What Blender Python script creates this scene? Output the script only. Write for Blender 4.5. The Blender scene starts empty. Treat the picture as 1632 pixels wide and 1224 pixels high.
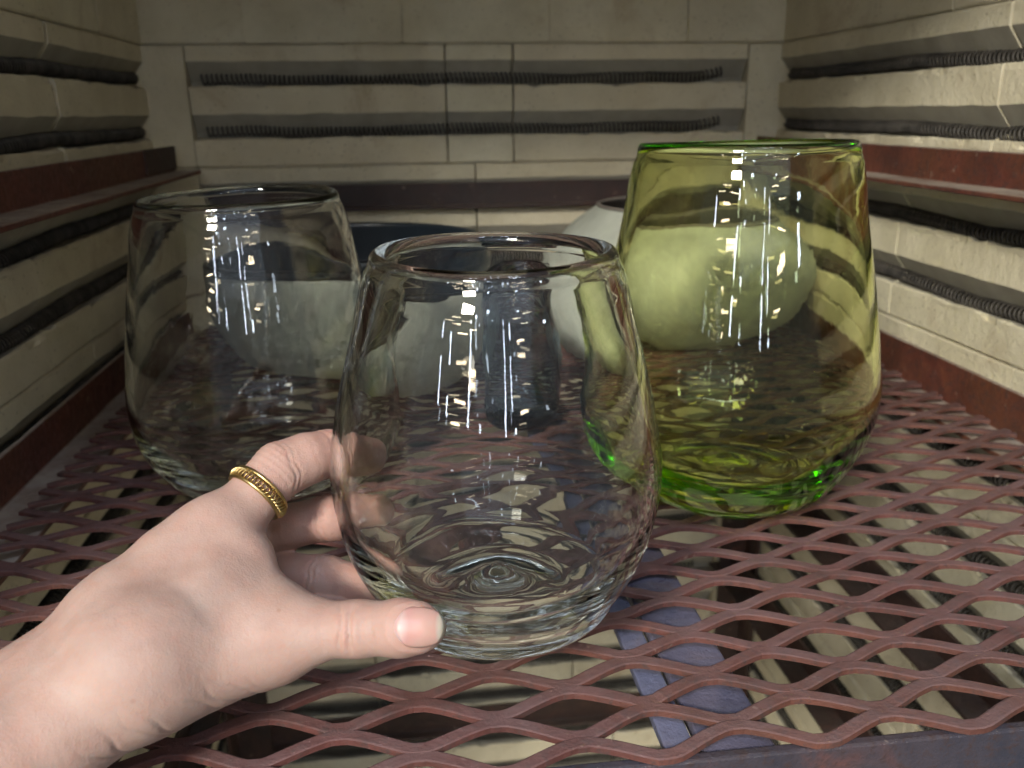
import bpy, math, random
import numpy as np
from mathutils import Matrix, Vector

random.seed(7)
rng = np.random.default_rng(11)
S = bpy.context.scene
COL = S.collection
PI = math.pi

# ------------------------------------------------------------------ camera
cam = bpy.data.cameras.new("camera")
camo = bpy.data.objects.new("camera", cam)
COL.objects.link(camo)
cam.sensor_width = 36.0
cam.lens = 30.155
cam.clip_start = 0.01
cam.clip_end = 60
cam.dof.use_dof = True
cam.dof.focus_distance = 0.275
cam.dof.aperture_fstop = 17.0
RX = Vector((0.99289, -0.11844, -0.01164))
RU = Vector((0.04687, 0.29921, 0.95304))
RF = Vector((0.10939, 0.94681, -0.30264))
camo.matrix_world = Matrix(((RX.x, RU.x, -RF.x, 0.0),
                            (RX.y, RU.y, -RF.y, 0.0),
                            (RX.z, RU.z, -RF.z, 0.18),
                            (0, 0, 0, 1)))
S.camera = camo
S.render.resolution_x = 1024
S.render.resolution_y = 768

# ------------------------------------------------------------------ world, lamps, exposure
w = bpy.data.worlds.new("World")
S.world = w
w.use_nodes = True
w.node_tree.nodes['Background'].inputs[0].default_value = (0.84, 0.92, 1.0, 1)
w.node_tree.nodes['Background'].inputs[1].default_value = 0.14


def area(name, loc, target, sx, sy, power, col):
    l = bpy.data.lights.new(name, 'AREA')
    l.shape = 'RECTANGLE'
    l.size = sx
    l.size_y = sy
    l.energy = power
    l.color = col
    o = bpy.data.objects.new(name, l)
    COL.objects.link(o)
    o.location = loc
    d = Vector(target) - Vector(loc)
    o.rotation_euler = d.to_track_quat('-Z', 'Y').to_euler()
    return o


WARM = (1.0, 0.83, 0.56)
COOL = (0.72, 0.83, 1.0)
# workshop lights in front of the kiln mouth: a warm lamp to the left, a cool skylight,
# warm ceiling tubes in rows, window panes and a few added fill and glint panes
area("key_lamp", (-0.75, -1.2, 1.02), (0.2, 0.55, 0.0), 0.30, 0.22, 41, (1.0, 0.95, 0.82))
area("skylight", (0.15, -2.1, 1.35), (0.0, 0.2, 0.05), 2.2, 1.2, 5, COOL)


def far_lamp(name, az, el, wd, ht, radiance, col, d=2.4):
    """a far workshop lamp, window or added fill seen from the kiln at azimuth az (left negative), elevation el"""
    a_, e_ = math.radians(az), math.radians(el)
    area(name, (d * math.sin(a_), -d * math.cos(a_), 0.12 + d * math.tan(e_)), (0.02, 0.25, 0.1), wd, ht, radiance * PI * wd * ht, col)


for az, el, wd in ((-36, 7, 0.30), (-33, 10.5, 0.36), (-39, 14, 0.34), (-31, 18, 0.40), (-40, 22, 0.36), (-30, 27, 0.42), (-24, 12.5, 0.22), (-45, 18, 0.3),
                   (16, 9, 0.24), (20, 15, 0.30), (13, 21, 0.30), (24, 25, 0.34)):
    far_lamp("tube", az, el, wd, 0.024, 36, WARM)
for az, el, wd, ht in ((-26, 10, 0.07, 0.26), (-26, 18, 0.07, 0.24), (-22, 24, 0.10, 0.2), (2, 9, 0.05, 0.34), (2, 18, 0.05, 0.30), (7, 13, 0.04, 0.3), (-12, 30, 0.16, 0.16), (-50, 12, 0.06, 0.3), (38, 14, 0.16, 0.10), (-34, 31, 0.10, 0.09), (-17, 7, 0.06, 0.10), (-19, 15, 0.05, 0.07), (9, 6, 0.08, 0.06), (-43, 9, 0.07, 0.12), (15, 28, 0.10, 0.08), (-8, 20, 0.05, 0.08)):  # the far-right fill and the small scattered panes are added for brightness and glints
    far_lamp("pane_or_fill", az, el, wd * 0.6, ht, 34, COOL)

# wide cool skylight strips high in front of the kiln mouth
area("skylight_strip", (-0.15, -1.15, 1.95), (0.05, 0.25, 0.1), 1.9, 0.045, 60 * PI * 1.9 * 0.045, COOL)
area("skylight_strip", (-0.05, -0.95, 2.30), (0.05, 0.25, 0.1), 1.2, 0.04, 60 * PI * 1.2 * 0.04, COOL)

S.view_settings.view_transform = 'Standard'
S.view_settings.look = 'None'
S.view_settings.gamma = 1.0
S.view_settings.use_curve_mapping = False
S.view_settings.exposure = 0.38
S.render.engine = 'CYCLES'
cy = S.cycles
cy.max_bounces = 32
cy.transmission_bounces = 32
cy.glossy_bounces = 16
cy.diffuse_bounces = 3
cy.caustics_refractive = True
cy.caustics_reflective = True
cy.blur_glossy = 0.4
cy.sample_clamp_indirect = 8.0
cy.adaptive_threshold = 0.08
cy.adaptive_min_samples = 24
cy.use_denoising = True
try:
    cy.denoiser = 'OPENIMAGEDENOISE'
except Exception:
    pass

# ------------------------------------------------------------------ helpers


def mesh_obj(name, verts, faces, mat=None, parent=None, smooth=False, uv=None):
    me = bpy.data.meshes.new(name)
    me.from_pydata([tuple(map(float, v)) for v in verts], [], [tuple(int(i) for i in f) for f in faces])
    if smooth:
        me.polygons.foreach_set('use_smooth', [True] * len(me.polygons))
    if uv is not None:
        l = me.uv_layers.new(name='UVMap')
        idx = np.zeros(len(me.loops), dtype=np.int32)
        me.loops.foreach_get('vertex_index', idx)
        l.data.foreach_set('uv', np.asarray(uv, dtype=np.float32)[idx].ravel())
    me.update()
    if mat:
        me.materials.append(mat)
    o = bpy.data.objects.new(name, me)
    COL.objects.link(o)
    if parent:
        o.parent = parent
    return o


def tag(o, label=None, cat=None, group=None, kind=None):
    if label:
        o['label'] = label
    if cat:
        o['category'] = cat
    if group:
        o['group'] = group
    if kind:
        o['kind'] = kind
    return o


def empty(name, loc=(0, 0, 0)):
    o = bpy.data.objects.new(name, None)
    o.location = loc
    o.empty_display_size = 0.01
    COL.objects.link(o)
    return o


def box_data(x0, x1, y0, y1, z0, z1):
    v = [(x0, y0, z0), (x1, y0, z0), (x1, y1, z0), (x0, y1, z0), (x0, y0, z1), (x1, y0, z1), (x1, y1, z1), (x0, y1, z1)]
    f = [(0, 3, 2, 1), (4, 5, 6, 7), (0, 1, 5, 4), (1, 2, 6, 5), (2, 3, 7, 6), (3, 0, 4, 7)]
    return v, f


def bevel(o, wdt=0.0006, seg=2):
    m = o.modifiers.new('bevel', 'BEVEL')
    m.width = wdt
    m.segments = seg
    m.limit_method = 'ANGLE'
    return o


class NT:
    def __init__(self, name):
        self.m = bpy.data.materials.new(name)
        self.m.use_nodes = True
        self.t = self.m.node_tree
        self.t.nodes.clear()
        self.out = self.n('ShaderNodeOutputMaterial')

    def n(self, typ, **kw):
        nd = self.t.nodes.new(typ)
        for k, v in kw.items():
            if k in ('ins',):
                for a, b in v.items():
                    if isinstance(b, bpy.types.NodeSocket):
                        self.t.links.new(b, nd.inputs[a])
                    else:
                        nd.inputs[a].default_value = b
            else:
                setattr(nd, k, v)
        return nd

    def link(self, a, b):
        self.t.links.new(a, b)

    def noise(self, vec, scale, detail=4, rough=0.55, dist=0.0):
        return self.n('ShaderNodeTexNoise', ins={'Vector': vec, 'Scale': scale, 'Detail': detail, 'Roughness': rough, 'Distortion': dist})

    def ramp(self, fac, stops):
        r = self.n('ShaderNodeValToRGB')
        self.link(fac, r.inputs[0])
        el = r.color_ramp.elements
        while len(el) < len(stops):
            el.new(0.5)
        for e, (p, c) in zip(el, stops):
            e.position = p
            e.color = c if len(c) == 4 else (*c, 1)
        return r.outputs[0]

    def mix(self, fac, a, b, mode='MIX'):
        m = self.n('ShaderNodeMix', data_type='RGBA', blend_type=mode)
        for sock, val in ((m.inputs[0], fac), (m.inputs[6], a), (m.inputs[7], b)):
            if isinstance(val, bpy.types.NodeSocket):
                self.link(val, sock)
            else:
                sock.default_value = val if not isinstance(val, tuple) or len(val) == 4 else (*val, 1)
        return m.outputs[2]

    def math(self, op, a, b=0.0):
        m = self.n('ShaderNodeMath', operation=op)
        for i, v in enumerate((a, b)):
            if isinstance(v, bpy.types.NodeSocket):
                self.link(v, m.inputs[i])
            else:
                m.inputs[i].default_value = v
        return m.outputs[0]

    def coord(self, kind='Object', scale=None):
        c = self.n('ShaderNodeTexCoord').outputs[kind]
        if scale:
            mp = self.n('ShaderNodeMapping', ins={'Vector': c, 'Scale': scale})
            c = mp.outputs[0]
        return c

    def bump(self, h, strength=0.3, dist=0.001):
        return self.n('ShaderNodeBump', ins={'Height': h, 'Strength': strength, 'Distance': dist}).outputs[0]

    def principled(self, **ins):
        p = self.n('ShaderNodeBsdfPrincipled', ins={k.replace('_', ' '): v for k, v in ins.items()})
        self.link(p.outputs[0], self.out.inputs['Surface'])
        return p


# ------------------------------------------------------------------ materials
def mat_brick():
    t = NT('fire_brick')
    c = t.coord('Object')
    rnd = t.n('ShaderNodeObjectInfo').outputs['Random']
    a = t.ramp(t.noise(c, 22, 3, 0.6).outputs[0], [(0.3, (0.54, 0.49, 0.36)), (0.7, (0.68, 0.63, 0.485))])
    b = t.mix(t.math('MULTIPLY', rnd, 0.35), a, (0.55, 0.46, 0.34))
    st = t.ramp(t.noise(c, 9, 4, 0.7, 1.2).outputs[0], [(0.57, (0, 0, 0)), (0.72, (1, 1, 1))])
    b = t.mix(t.math('MULTIPLY', st, 0.5), b, (0.33, 0.235, 0.14))
    sp = t.ramp(t.noise(c, 420, 2, 0.5).outputs[0], [(0.66, (0, 0, 0)), (0.74, (1, 1, 1))])
    b = t.mix(t.math('MULTIPLY', sp, 0.25), b, (0.25, 0.2, 0.14))
    pit = t.n('ShaderNodeTexVoronoi', ins={'Vector': c, 'Scale': 190.0, 'Randomness': 1.0}).outputs['Distance']
    pm = t.ramp(pit, [(0.10, (1, 1, 1)), (0.22, (0, 0, 0))])
    pm = t.math('MULTIPLY', pm, t.ramp(t.noise(c, 14, 3).outputs[0], [(0.36, (0, 0, 0)), (0.58, (1, 1, 1))]))
    b = t.mix(t.math('MULTIPLY', pm, 0.55), b, (0.22, 0.18, 0.12))
    h = t.math('ADD', t.noise(c, 160, 4, 0.65).outputs[0], t.math('MULTIPLY', t.noise(c, 700, 2, 0.6).outputs[0], 0.5))
    t.principled(Base_Color=b, Roughness=0.92, Normal=t.bump(h, 0.6, 0.0018))
    t.m.node_tree.nodes['Principled BSDF'].inputs['Specular IOR Level'].default_value = 0.2
    return t.m


def mat_oxide(name, c1, c2, c3, dust=0.0, rough=0.6, dcol=(0.42, 0.37, 0.32), big_mix=0.5, fine_mix=0.8):
    t = NT(name)
    c = t.coord('Object')
    a = t.ramp(t.noise(c, 35, 4, 0.65, 0.6).outputs[0], [(0.32, c1), (0.6, c2), (0.8, c3)])
    big = t.noise(c, 9, 3, 0.5).outputs[0]
    a = t.mix(t.ramp(big, [(0.42, (0, 0, 0)), (0.62, (big_mix,) * 3)]), a, (0.115, 0.045, 0.020))
    fine = t.noise(c, 260, 3, 0.7).outputs[0]
    a = t.mix(t.ramp(fine, [(0.5, (0, 0, 0)), (0.68, (fine_mix,) * 3)]), a, (0.045, 0.026, 0.024))
    chips = t.ramp(t.noise(c, 90, 3, 0.75, 0.3).outputs[0], [(0.66, (0, 0, 0)), (0.7, (1, 1, 1))])
    a = t.mix(t.math('MULTIPLY', chips, 0.35), a, (0.36, 0.27, 0.22))
    if dust > 0:
        nz = t.n('ShaderNodeSeparateXYZ', ins={0: t.n('ShaderNodeNewGeometry').outputs['Normal']}).outputs[2]
        up = t.ramp(nz, [(0.55, (0, 0, 0)), (0.95, (1, 1, 1))])
        dn = t.ramp(t.noise(c, 28, 6, 0.7).outputs[0], [(0.3, (0.25, 0.25, 0.25)), (0.65, (1, 1, 1))])
        a = t.mix(t.math('MULTIPLY', t.math('MULTIPLY', up, dn), dust), a, dcol)
    r = t.ramp(fine, [(0.3, (rough - .12,) * 3), (0.7, (rough + .15,) * 3)])
    t.principled(Base_Color=a, Roughness=r, Normal=t.bump(t.math('ADD', fine, t.noise(c, 90, 4).outputs[0]), 0.55, 0.0010))
    return t.m


def mat_coil():
    t = NT('coil_wire')
    c = t.coord('Object')
    a = t.ramp(t.noise(c, 120, 4).outputs[0], [(0.35, (0.03, 0.027, 0.024)), (0.7, (0.085, 0.075, 0.066))])
    t.principled(Base_Color=a, Roughness=0.55, Metallic=0.35)
    return t.m


def mat_glass(name, tint=(1, 1, 1), absorb=None, dens=0.0, streak=0.03):
    t = NT(name)
    oi = t.n('ShaderNodeObjectInfo').outputs['Random']
    off = t.n('ShaderNodeCombineXYZ', ins={0: t.math('MULTIPLY', oi, 3.0), 1: t.math('MULTIPLY', oi, 7.0), 2: 0.0}).outputs[0]
    c = t.n('ShaderNodeVectorMath', operation='ADD', ins={0: t.coord('Object'), 1: off}).outputs[0]
    cs = t.n('ShaderNodeMapping', ins={'Vector': c, 'Scale': (1, 1, 0.12)}).outputs[0]
    h = t.math('ADD', t.noise(cs, 240, 2, 0.5).outputs[0], t.math('MULTIPLY', t.noise(c, 70, 2, 0.5, 0.8).outputs[0], 1.6))
    g = t.n('ShaderNodeBsdfGlass', ins={'Color': (*tint, 1), 'Roughness': 0.0, 'IOR': 1.5, 'Normal': t.bump(h, streak, 0.0006)})
    t.link(g.outputs[0], t.out.inputs['Surface'])
    if absorb:
        va = t.n('ShaderNodeVolumeAbsorption', ins={'Color': (*absorb, 1), 'Density': dens})
        t.link(va.outputs[0], t.out.inputs['Volume'])
    return t.m


def mat_skin():
    t = NT('skin')
    c = t.coord('Object')
    a = t.ramp(t.noise(c, 60, 5, 0.6).outputs[0], [(0.3, (0.315, 0.20, 0.168)), (0.7, (0.395, 0.275, 0.235))])
    red = t.n('ShaderNodeAttribute', attribute_name='flush').outputs['Fac']
    a = t.mix(red, a, (0.43, 0.20, 0.16))
    blot = t.ramp(t.noise(c, 140, 5, 0.7, 0.5).outputs[0], [(0.45, (0, 0, 0)), (0.75, (1, 1, 1))])
    a = t.mix(t.math('MULTIPLY', blot, 0.42), a, (0.40, 0.215, 0.165))
    vein = t.ramp(t.noise(c, 26, 3, 0.5, 1.0).outputs[0], [(0.52, (0, 0, 0)), (0.68, (1, 1, 1))])
    a = t.mix(t.math('MULTIPLY', vein, 0.25), a, (0.29, 0.26, 0.245))
    fr = t.n('ShaderNodeTexVoronoi', ins={'Vector': c, 'Scale': 130.0}).outputs['Distance']
    fm = t.math('MULTIPLY', t.ramp(fr, [(0.05, (1, 1, 1)), (0.11, (0, 0, 0))]), t.ramp(t.noise(c, 45, 2).outputs[0], [(0.5, (0, 0, 0)), (0.6, (1, 1, 1))]))
    a = t.mix(t.math('MULTIPLY', fm, 0.4), a, (0.26, 0.13, 0.085))
    v = t.n('ShaderNodeTexVoronoi', ins={'Vector': c, 'Scale': 1500.0})
    h = t.math('ADD', t.math('MULTIPLY', v.outputs['Distance'], 0.5), t.noise(c, 900, 4, 0.6).outputs[0])
    ln = t.noise(t.coord('Object', (1.0, 0.6, 0.25)), 900, 3, 0.6, 0.4).outputs[0]
    h = t.math('ADD', h, t.math('MULTIPLY', ln, 1.1))
    h = t.math('ADD', h, t.math('MULTIPLY', t.noise(c, 260, 3, 0.5).outputs[0], 1.2))
    p = t.principled(Base_Color=a, Roughness=0.55, Normal=t.bump(h, 0.26, 0.0004))
    p.inputs['Subsurface Weight'].default_value = 0.35
    p.inputs['Subsurface Radius'].default_value = (1.0, 0.35, 0.2)
    p.inputs['Subsurface Scale'].default_value = 0.0025
    p.inputs['Specular IOR Level'].default_value = 0.25
    return t.m


def mat_nail():
    t = NT('fingernail')
    uv = t.n('ShaderNodeSeparateXYZ', ins={0: t.coord('UV')})
    # UV.x runs 0 at the cuticle to 1 at the free edge; UV.y across 0..1
    x = uv.outputs[0]
    yy = t.math('MULTIPLY', t.math('POWER', t.math('ABSOLUTE', t.math('SUBTRACT', uv.outputs[1], 0.5)), 2.0), 0.9)
    xl = t.math('ADD', x, yy)
    a = t.ramp(xl, [(0.0, (0.44, 0.28, 0.26)), (0.20, (0.46, 0.32, 0.30)), (0.36, (0.43, 0.235, 0.21)), (0.80, (0.46, 0.275, 0.235))])
    xe = t.math('SUBTRACT', x, t.math('MULTIPLY', yy, 0.5))
    tip = t.ramp(xe, [(0.86, (0, 0, 0)), (0.92, (1, 1, 1))])
    a = t.mix(tip, a, (0.50, 0.43, 0.35))
    p = t.principled(Base_Color=a, Roughness=0.36, Normal=t.bump(t.noise(t.coord('UV', (2, 60, 1)), 4, 2).outputs[0], 0.08, 0.0004))
    p.inputs['Subsurface Weight'].default_value = 0.3
    p.inputs['Subsurface Scale'].default_value = 0.001
    return t.m


def simple(name, col, rough=0.5, metal=0.0, bump=None, spec=0.5):
    t = NT(name)
    c = t.coord('Object')
    k = tuple(x * 0.75 for x in col)
    a = t.ramp(t.noise(c, 40, 5, 0.6).outputs[0], [(0.3, k), (0.7, col)])
    kw = dict(Base_Color=a, Roughness=rough, Metallic=metal)
    if bump:
        kw['Normal'] = t.bump(t.noise(c, bump, 4, 0.6).outputs[0], 0.3, 0.0006)
    p = t.principled(**kw)
    p.inputs['Specular IOR Level'].default_value = spec
    return t.m


M_BRICK = mat_brick()
M_RAIL = mat_oxide('red_oxide_rail', (0.062, 0.018, 0.013), (0.125, 0.034, 0.023), (0.21, 0.07, 0.03), dust=0.95)
M_MESH = mat_oxide('red_oxide_mesh', (0.055, 0.018, 0.015), (0.10, 0.031, 0.026), (0.165, 0.055, 0.033), dust=0.72, rough=0.72, dcol=(0.136, 0.081, 0.083), big_mix=0.35)
M_BAR = mat_oxide('blue_grey_steel', (0.06, 0.064, 0.105), (0.105, 0.10, 0.145), (0.16, 0.105, 0.085), dust=0.0, rough=0.36, big_mix=0.1, fine_mix=0.2)  # blue-grey steel for the wider support bar
M_BAR_BLUE = mat_oxide('light_blue_steel', (0.09, 0.10, 0.16), (0.125, 0.13, 0.20), (0.17, 0.13, 0.15), dust=0.0, rough=0.36, big_mix=0.05, fine_mix=0.15)  # bluer steel for the narrow support bar
M_FRONT = mat_oxide('worn_front_bar', (0.024, 0.028, 0.042), (0.044, 0.040, 0.052), (0.11, 0.045, 0.038), dust=0.0, rough=0.34, big_mix=0.1)
M_DARK = mat_oxide('dark_steel', (0.022, 0.015, 0.014), (0.05, 0.024, 0.02), (0.17, 0.05, 0.025), dust=0.1, big_mix=0.15)  # dark brown steel of the lower rails, posts and rail end
M_BACKRAIL = mat_oxide('dark_red_rail', (0.016, 0.009, 0.009), (0.032, 0.013, 0.012), (0.06, 0.02, 0.016), dust=0.3, big_mix=0.0)  # near-black red for the upper back rail
M_COIL = mat_coil()
M_GROOVE = simple('grey_groove_brick', (0.36, 0.335, 0.28), 0.95, 0.0, 160, 0.2)  # darker, greyer brick on the groove faces
M_CLEAR = mat_glass('clear_glass', (0.985, 0.99, 0.985))
M_GREEN = mat_glass('green_glass', (1, 1, 1), (0.895, 0.985, 0.0), 92.0)
M_BLUE = mat_glass('blue_glass', (1, 1, 1), (0.20, 0.44, 0.62), 230.0)
M_SKIN = mat_skin()
M_NAIL = mat_nail()
M_GOLD = simple('gold', (0.60, 0.44, 0.19), 0.34, 1.0, 300)
M_GREYGLAZE = simple('pale_grey_glaze', (0.40, 0.42, 0.375), 0.6, 0.0, 60, 0.3)
M_NAVY = simple('navy_glaze', (0.014, 0.020, 0.028), 0.3, 0.0, 80)
M_VASE_IN = simple('dark_inside', (0.16, 0.14, 0.125), 0.8, 0.0, 90)  # darker grey lining inside the vase

# ------------------------------------------------------------------ kiln walls of grooved fire brick
XL, XR, YB, YF = -0.222, 0.352, 0.82, 0.14
TOP, PER = 0.2385, 0.1035
G1, G2 = 0.0345, 0.0785        # groove ledges below the top of each course
GH = 0.0205                    # chamfer height
NC = 8
FLOOR = TOP - PER * NC


def smooth1d(n, k):
    a = rng.normal(size=n + 2 * k)
    ker = np.hanning(2 * k + 1)
    ker /= ker.sum()
    return np.convolve(a, ker, 'same')[k:k + n] * math.sqrt(k)


def brick_mesh(L, H, grooves, rough=1.0):
    """profile in (d, z), d>0 into the wall; extruded along u 0..L. z measured down from the top."""
    g = 0.0004
    prof = [(0.06, -g), (0.0012, -g), (0.0, -g - 0.0014)]
    edge = [0, 0, 1]
    for gz in grooves:
        prof += [(0.0, -(gz - GH)), (0.0125, -(gz - 0.0045)), (0.0135, -(gz - 0.0002)), (0.0014, -gz), (0.0, -(gz + 0.0013)), (0.0, -(gz + 0.0042))]
        edge += [1, 0, 0, 2, 2, 1]
    prof += [(0.0, -H + g + 0.0014), (0.0012, -H + g), (0.06, -H + g)]
    edge += [1, 0, 0]
    n = max(6, int(L / 0.0055))
    us = np.linspace(g, L - g, n)
    P = len(prof)
    verts = np.zeros((n, P, 3))
    for k, (d, z) in enumerate(prof):
        jd = jz = 0
        if edge[k] == 2:
            chip = np.clip(smooth1d(n, 2) - 0.7, 0, 2) * 0.0036
            jz = -chip + smooth1d(n, 2) * 0.00035
            jd = chip * 0.6 + smooth1d(n, 3) * 0.0003
        elif edge[k] == 1:
            jz = smooth1d(n, 3) * 0.00025
            jd = smooth1d(n, 4) * 0.00025
        verts[:, k, 0] = us
        verts[:, k, 1] = d + jd
        verts[:, k, 2] = z + jz
    verts[0, :, 0] += rng.uniform(0, 0.0007, P)
    verts[-1, :, 0] -= rng.uniform(0, 0.0007, P)
    faces = []
    for a in range(n - 1):
        for b in range(P - 1):
            i = a * P + b
            faces.append((i, i + 1, i + P + 1, i + P))
    # end caps as fans to a back point
    V = verts.reshape(-1, 3).tolist()
    for a in (0, n - 1):
        V.append([us[a], 0.06, -H / 2])
        ci = len(V) - 1
        for b in range(P - 1):
            i = a * P + b
            faces.append((ci, i, i + 1) if a == 0 else (ci, i + 1, i))
    return V, faces


def wall(name, frame, u_joints):
    """frame(u, d, z) -> world"""
    root = empty(name)
    tag(root, kind='structure')
    ends = u_joints(0)
    ua, ub = ends[0][0], ends[-1][1]
    bv, bf = box_data(ua, ub, 0.0555, 0.075, FLOOR - 0.03, TOP + 2 * PER)
    mesh_obj('mortar_backing', [frame(*p) for p in bv], bf, M_BRICK, root)
    bv, bf = box_data(ua + 0.001, ub - 0.001, 0.0016, 0.05, TOP + 0.002, TOP + 2 * PER - 0.002)
    mesh_obj('mortar', [frame(*p) for p in bv], bf, M_BRICK, root)
    for k in range(-2, NC):
        ztop = TOP - PER * k
        for (u0, u1, plain) in u_joints(k):
            gr = [] if (k < 0 or plain) else [G1, G2]
            V, F = brick_mesh(u1 - u0, PER, gr)
            off = rng.normal(0, 0.0004)
            V = [frame(u0 + v[0], v[1] + off, ztop + v[2]) for v in V]
            o = mesh_obj('brick', V, F, M_BRICK, root)
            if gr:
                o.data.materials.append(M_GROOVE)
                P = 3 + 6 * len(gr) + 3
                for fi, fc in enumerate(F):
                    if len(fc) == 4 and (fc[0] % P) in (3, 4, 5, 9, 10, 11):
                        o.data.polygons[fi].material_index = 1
    return root


def back_joints(k):
    if k < 0:
        js = [XL - 0.03, -0.135, 0.001, 0.132, 0.26, XR + 0.03] if k == -1 else [XL - 0.03, -0.06, 0.07, 0.2, XR + 0.03]
        return [(a, b, True) for a, b in zip(js, js[1:])]
    mids = {0: [0.038, 0.099], 1: [0.063], 2: [-0.05, 0.12]}.get(k, [-0.06 + 0.04 * (k % 3), 0.11 + 0.05 * ((k + 1) % 3)])
    js = [-0.187] + mids + [0.320]
    out = [(XL - 0.03, -0.187, True)] + [(a, b, False) for a, b in zip(js, js[1:])] + [(0.320, XR + 0.03, True)]
    return out


def side_joints(kind):
    def f(k):
        base = 0.50 if kind == 'R' else 0.655
        o = (0.0, 0.09, -0.05, 0.06)[k % 4]
        if kind == 'L' and k == 0:
            return [(YF, 0.40, False), (0.40, 0.609, False), (0.6145, YB, False)]
        js = sorted([YF] + [y for y in (base + o, base + o - 0.21) if YF + 0.03 < y < YB - 0.03] + [YB + 0.0])
        return [(a, b, False) for a, b in zip(js, js[1:])]
    return f


wall('back_wall', lambda u, d, z: (u, YB + d, z), back_joints)
wall('left_wall', lambda u, d, z: (XL - d, u, z), side_joints('L'))
wall('right_wall', lambda u, d, z: (XR + d, u, z), side_joints('R'))
# kiln roof and floor slabs
v, f = box_data(XL - 0.05, XR + 0.05, YF, YB + 0.05, TOP + 2 * PER - 0.04, TOP + 2 * PER)
tag(mesh_obj('kiln_roof', v, f, M_BRICK), kind='structure')
v, f = box_data(XL - 0.05, XR + 0.05, YF, YB + 0.05, FLOOR - 0.04, FLOOR + 0.004)
tag(mesh_obj('kiln_floor', v, f, M_BRICK), kind='structure')

# ------------------------------------------------------------------ heating coils


def coil_mesh(name, L, lift=0.0, rc=0.0043, rw=0.00085, pitch=0.0042, seg=12, sides=5):
    turns = int(L / pitch)
    n = turns * seg
    t = np.arange(n + 1) / seg * 2 * PI
    x = np.arange(n + 1) / seg * pitch
    wob = np.interp(x, np.linspace(0, L, 14), rng.normal(0, 0.0010, 14))
    wob2 = np.interp(x, np.linspace(0, L, 14), rng.normal(0, 0.0009, 14))
    wob = wob + lift * np.clip((x - L + 0.035) / 0.035, 0, 1) ** 2
    r = rc * (1 + 0.03 * np.sin(x * 190))
    cen = np.stack([x, wob2 + r * np.cos(t), wob + r * np.sin(t)], 1)
    rad = np.stack([np.zeros_like(t), np.cos(t), np.sin(t)], 1)
    ax = np.array([1.0, 0, 0])
    V = []
    for s in range(sides):
        a = 2 * PI * s / sides
        V.append(cen + rw * (math.cos(a) * rad + math.sin(a) * ax))
    V = np.stack(V, 1).reshape(-1, 3)
    F = []
    for i in range(n):
        for s in range(sides):
            s2 = (s + 1) % sides
            F.append((i * sides + s, i * sides + s2, (i + 1) * sides + s2, (i + 1) * sides + s))
    me = bpy.data.meshes.new(name)
    me.from_pydata(V.tolist(), [], F)
    me.polygons.foreach_set('use_smooth', [True] * len(F))
    me.materials.append(M_COIL)
    return me


CM_B = coil_mesh('heating_coil', 0.478, 0.0065)
CM_S = coil_mesh('heating_coil', 0.665)
ordw = ['topmost', 'second', 'third', 'fourth', 'fifth', 'sixth', 'seventh', 'eighth', 'ninth', 'tenth', 'eleventh', 'twelfth', 'thirteenth', 'fourteenth', 'fifteenth', 'sixteenth']
cz = []
for k in range(NC):
    for gz in (G1, G2):
        cz.append(TOP - PER * k - gz)
for i, z in enumerate(cz):
    where = 'above the red rail' if i < 2 else ('behind the glasses' if i < 4 else 'below the mesh shelf')
    for side in ('back', 'right', 'left'):
        if side == 'back' and i in (2, 4):
            continue
        o = bpy.data.objects.new('heating_coil', CM_B if side == 'back' else CM_S)
        COL.objects.link(o)
        zz = z + 0.0049
        if side == 'back':
            o.location = (-0.177, YB + 0.0070, zz)
        elif side == 'right':
            o.location = (XR + 0.0068, YF + 0.005, zz)
            o.rotation_euler = (0, 0, PI / 2)
        else:
            o.location = (XL - 0.0070, YF + 0.005, zz)
            o.rotation_euler = (0, 0, PI / 2)
        tag(o, 'dark heating coil in the %s groove from the top of the %s wall' % (ordw[i], side), 'heating coil', 'heating coils in the wall grooves')

# ------------------------------------------------------------------ shelf rails (angle iron)


def angle_y(name, xw, s, z0, y0, y1, mat, leg=0.020, out=0.013, th=0.003, parent=None):
    """angle running along y; vertical leg face at xw, s=+1 leg goes to +x"""
    a = xw
    b = xw + s * out
    pr = [(a - s * th, z0 - th), (b, z0 - th), (b, z0), (a, z0), (a, z0 + leg), (a - s * th, z0 + leg)]
    n = 24
    V = []
    for y in np.linspace(y0, y1, n):
        for (x, z) in pr:
            V.append((x + random.gauss(0, 0.00012), y, z + random.gauss(0, 0.00015)))
    F = []
    for i in range(n - 1):
        for k in range(6):
            k2 = (k + 1) % 6
            q = (i * 6 + k, i * 6 + k2, (i + 1) * 6 + k2, (i + 1) * 6 + k)
            F.append(q if s < 0 else q[::-1])
    F.append(tuple(range(6)) if s > 0 else tuple(range(5, -1, -1)))
    F.append(tuple((n - 1) * 6 + k for k in (range(5, -1, -1) if s > 0 else range(6))))
    return bevel(mesh_obj(name, V, F, mat, parent), 0.0005, 1)


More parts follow.
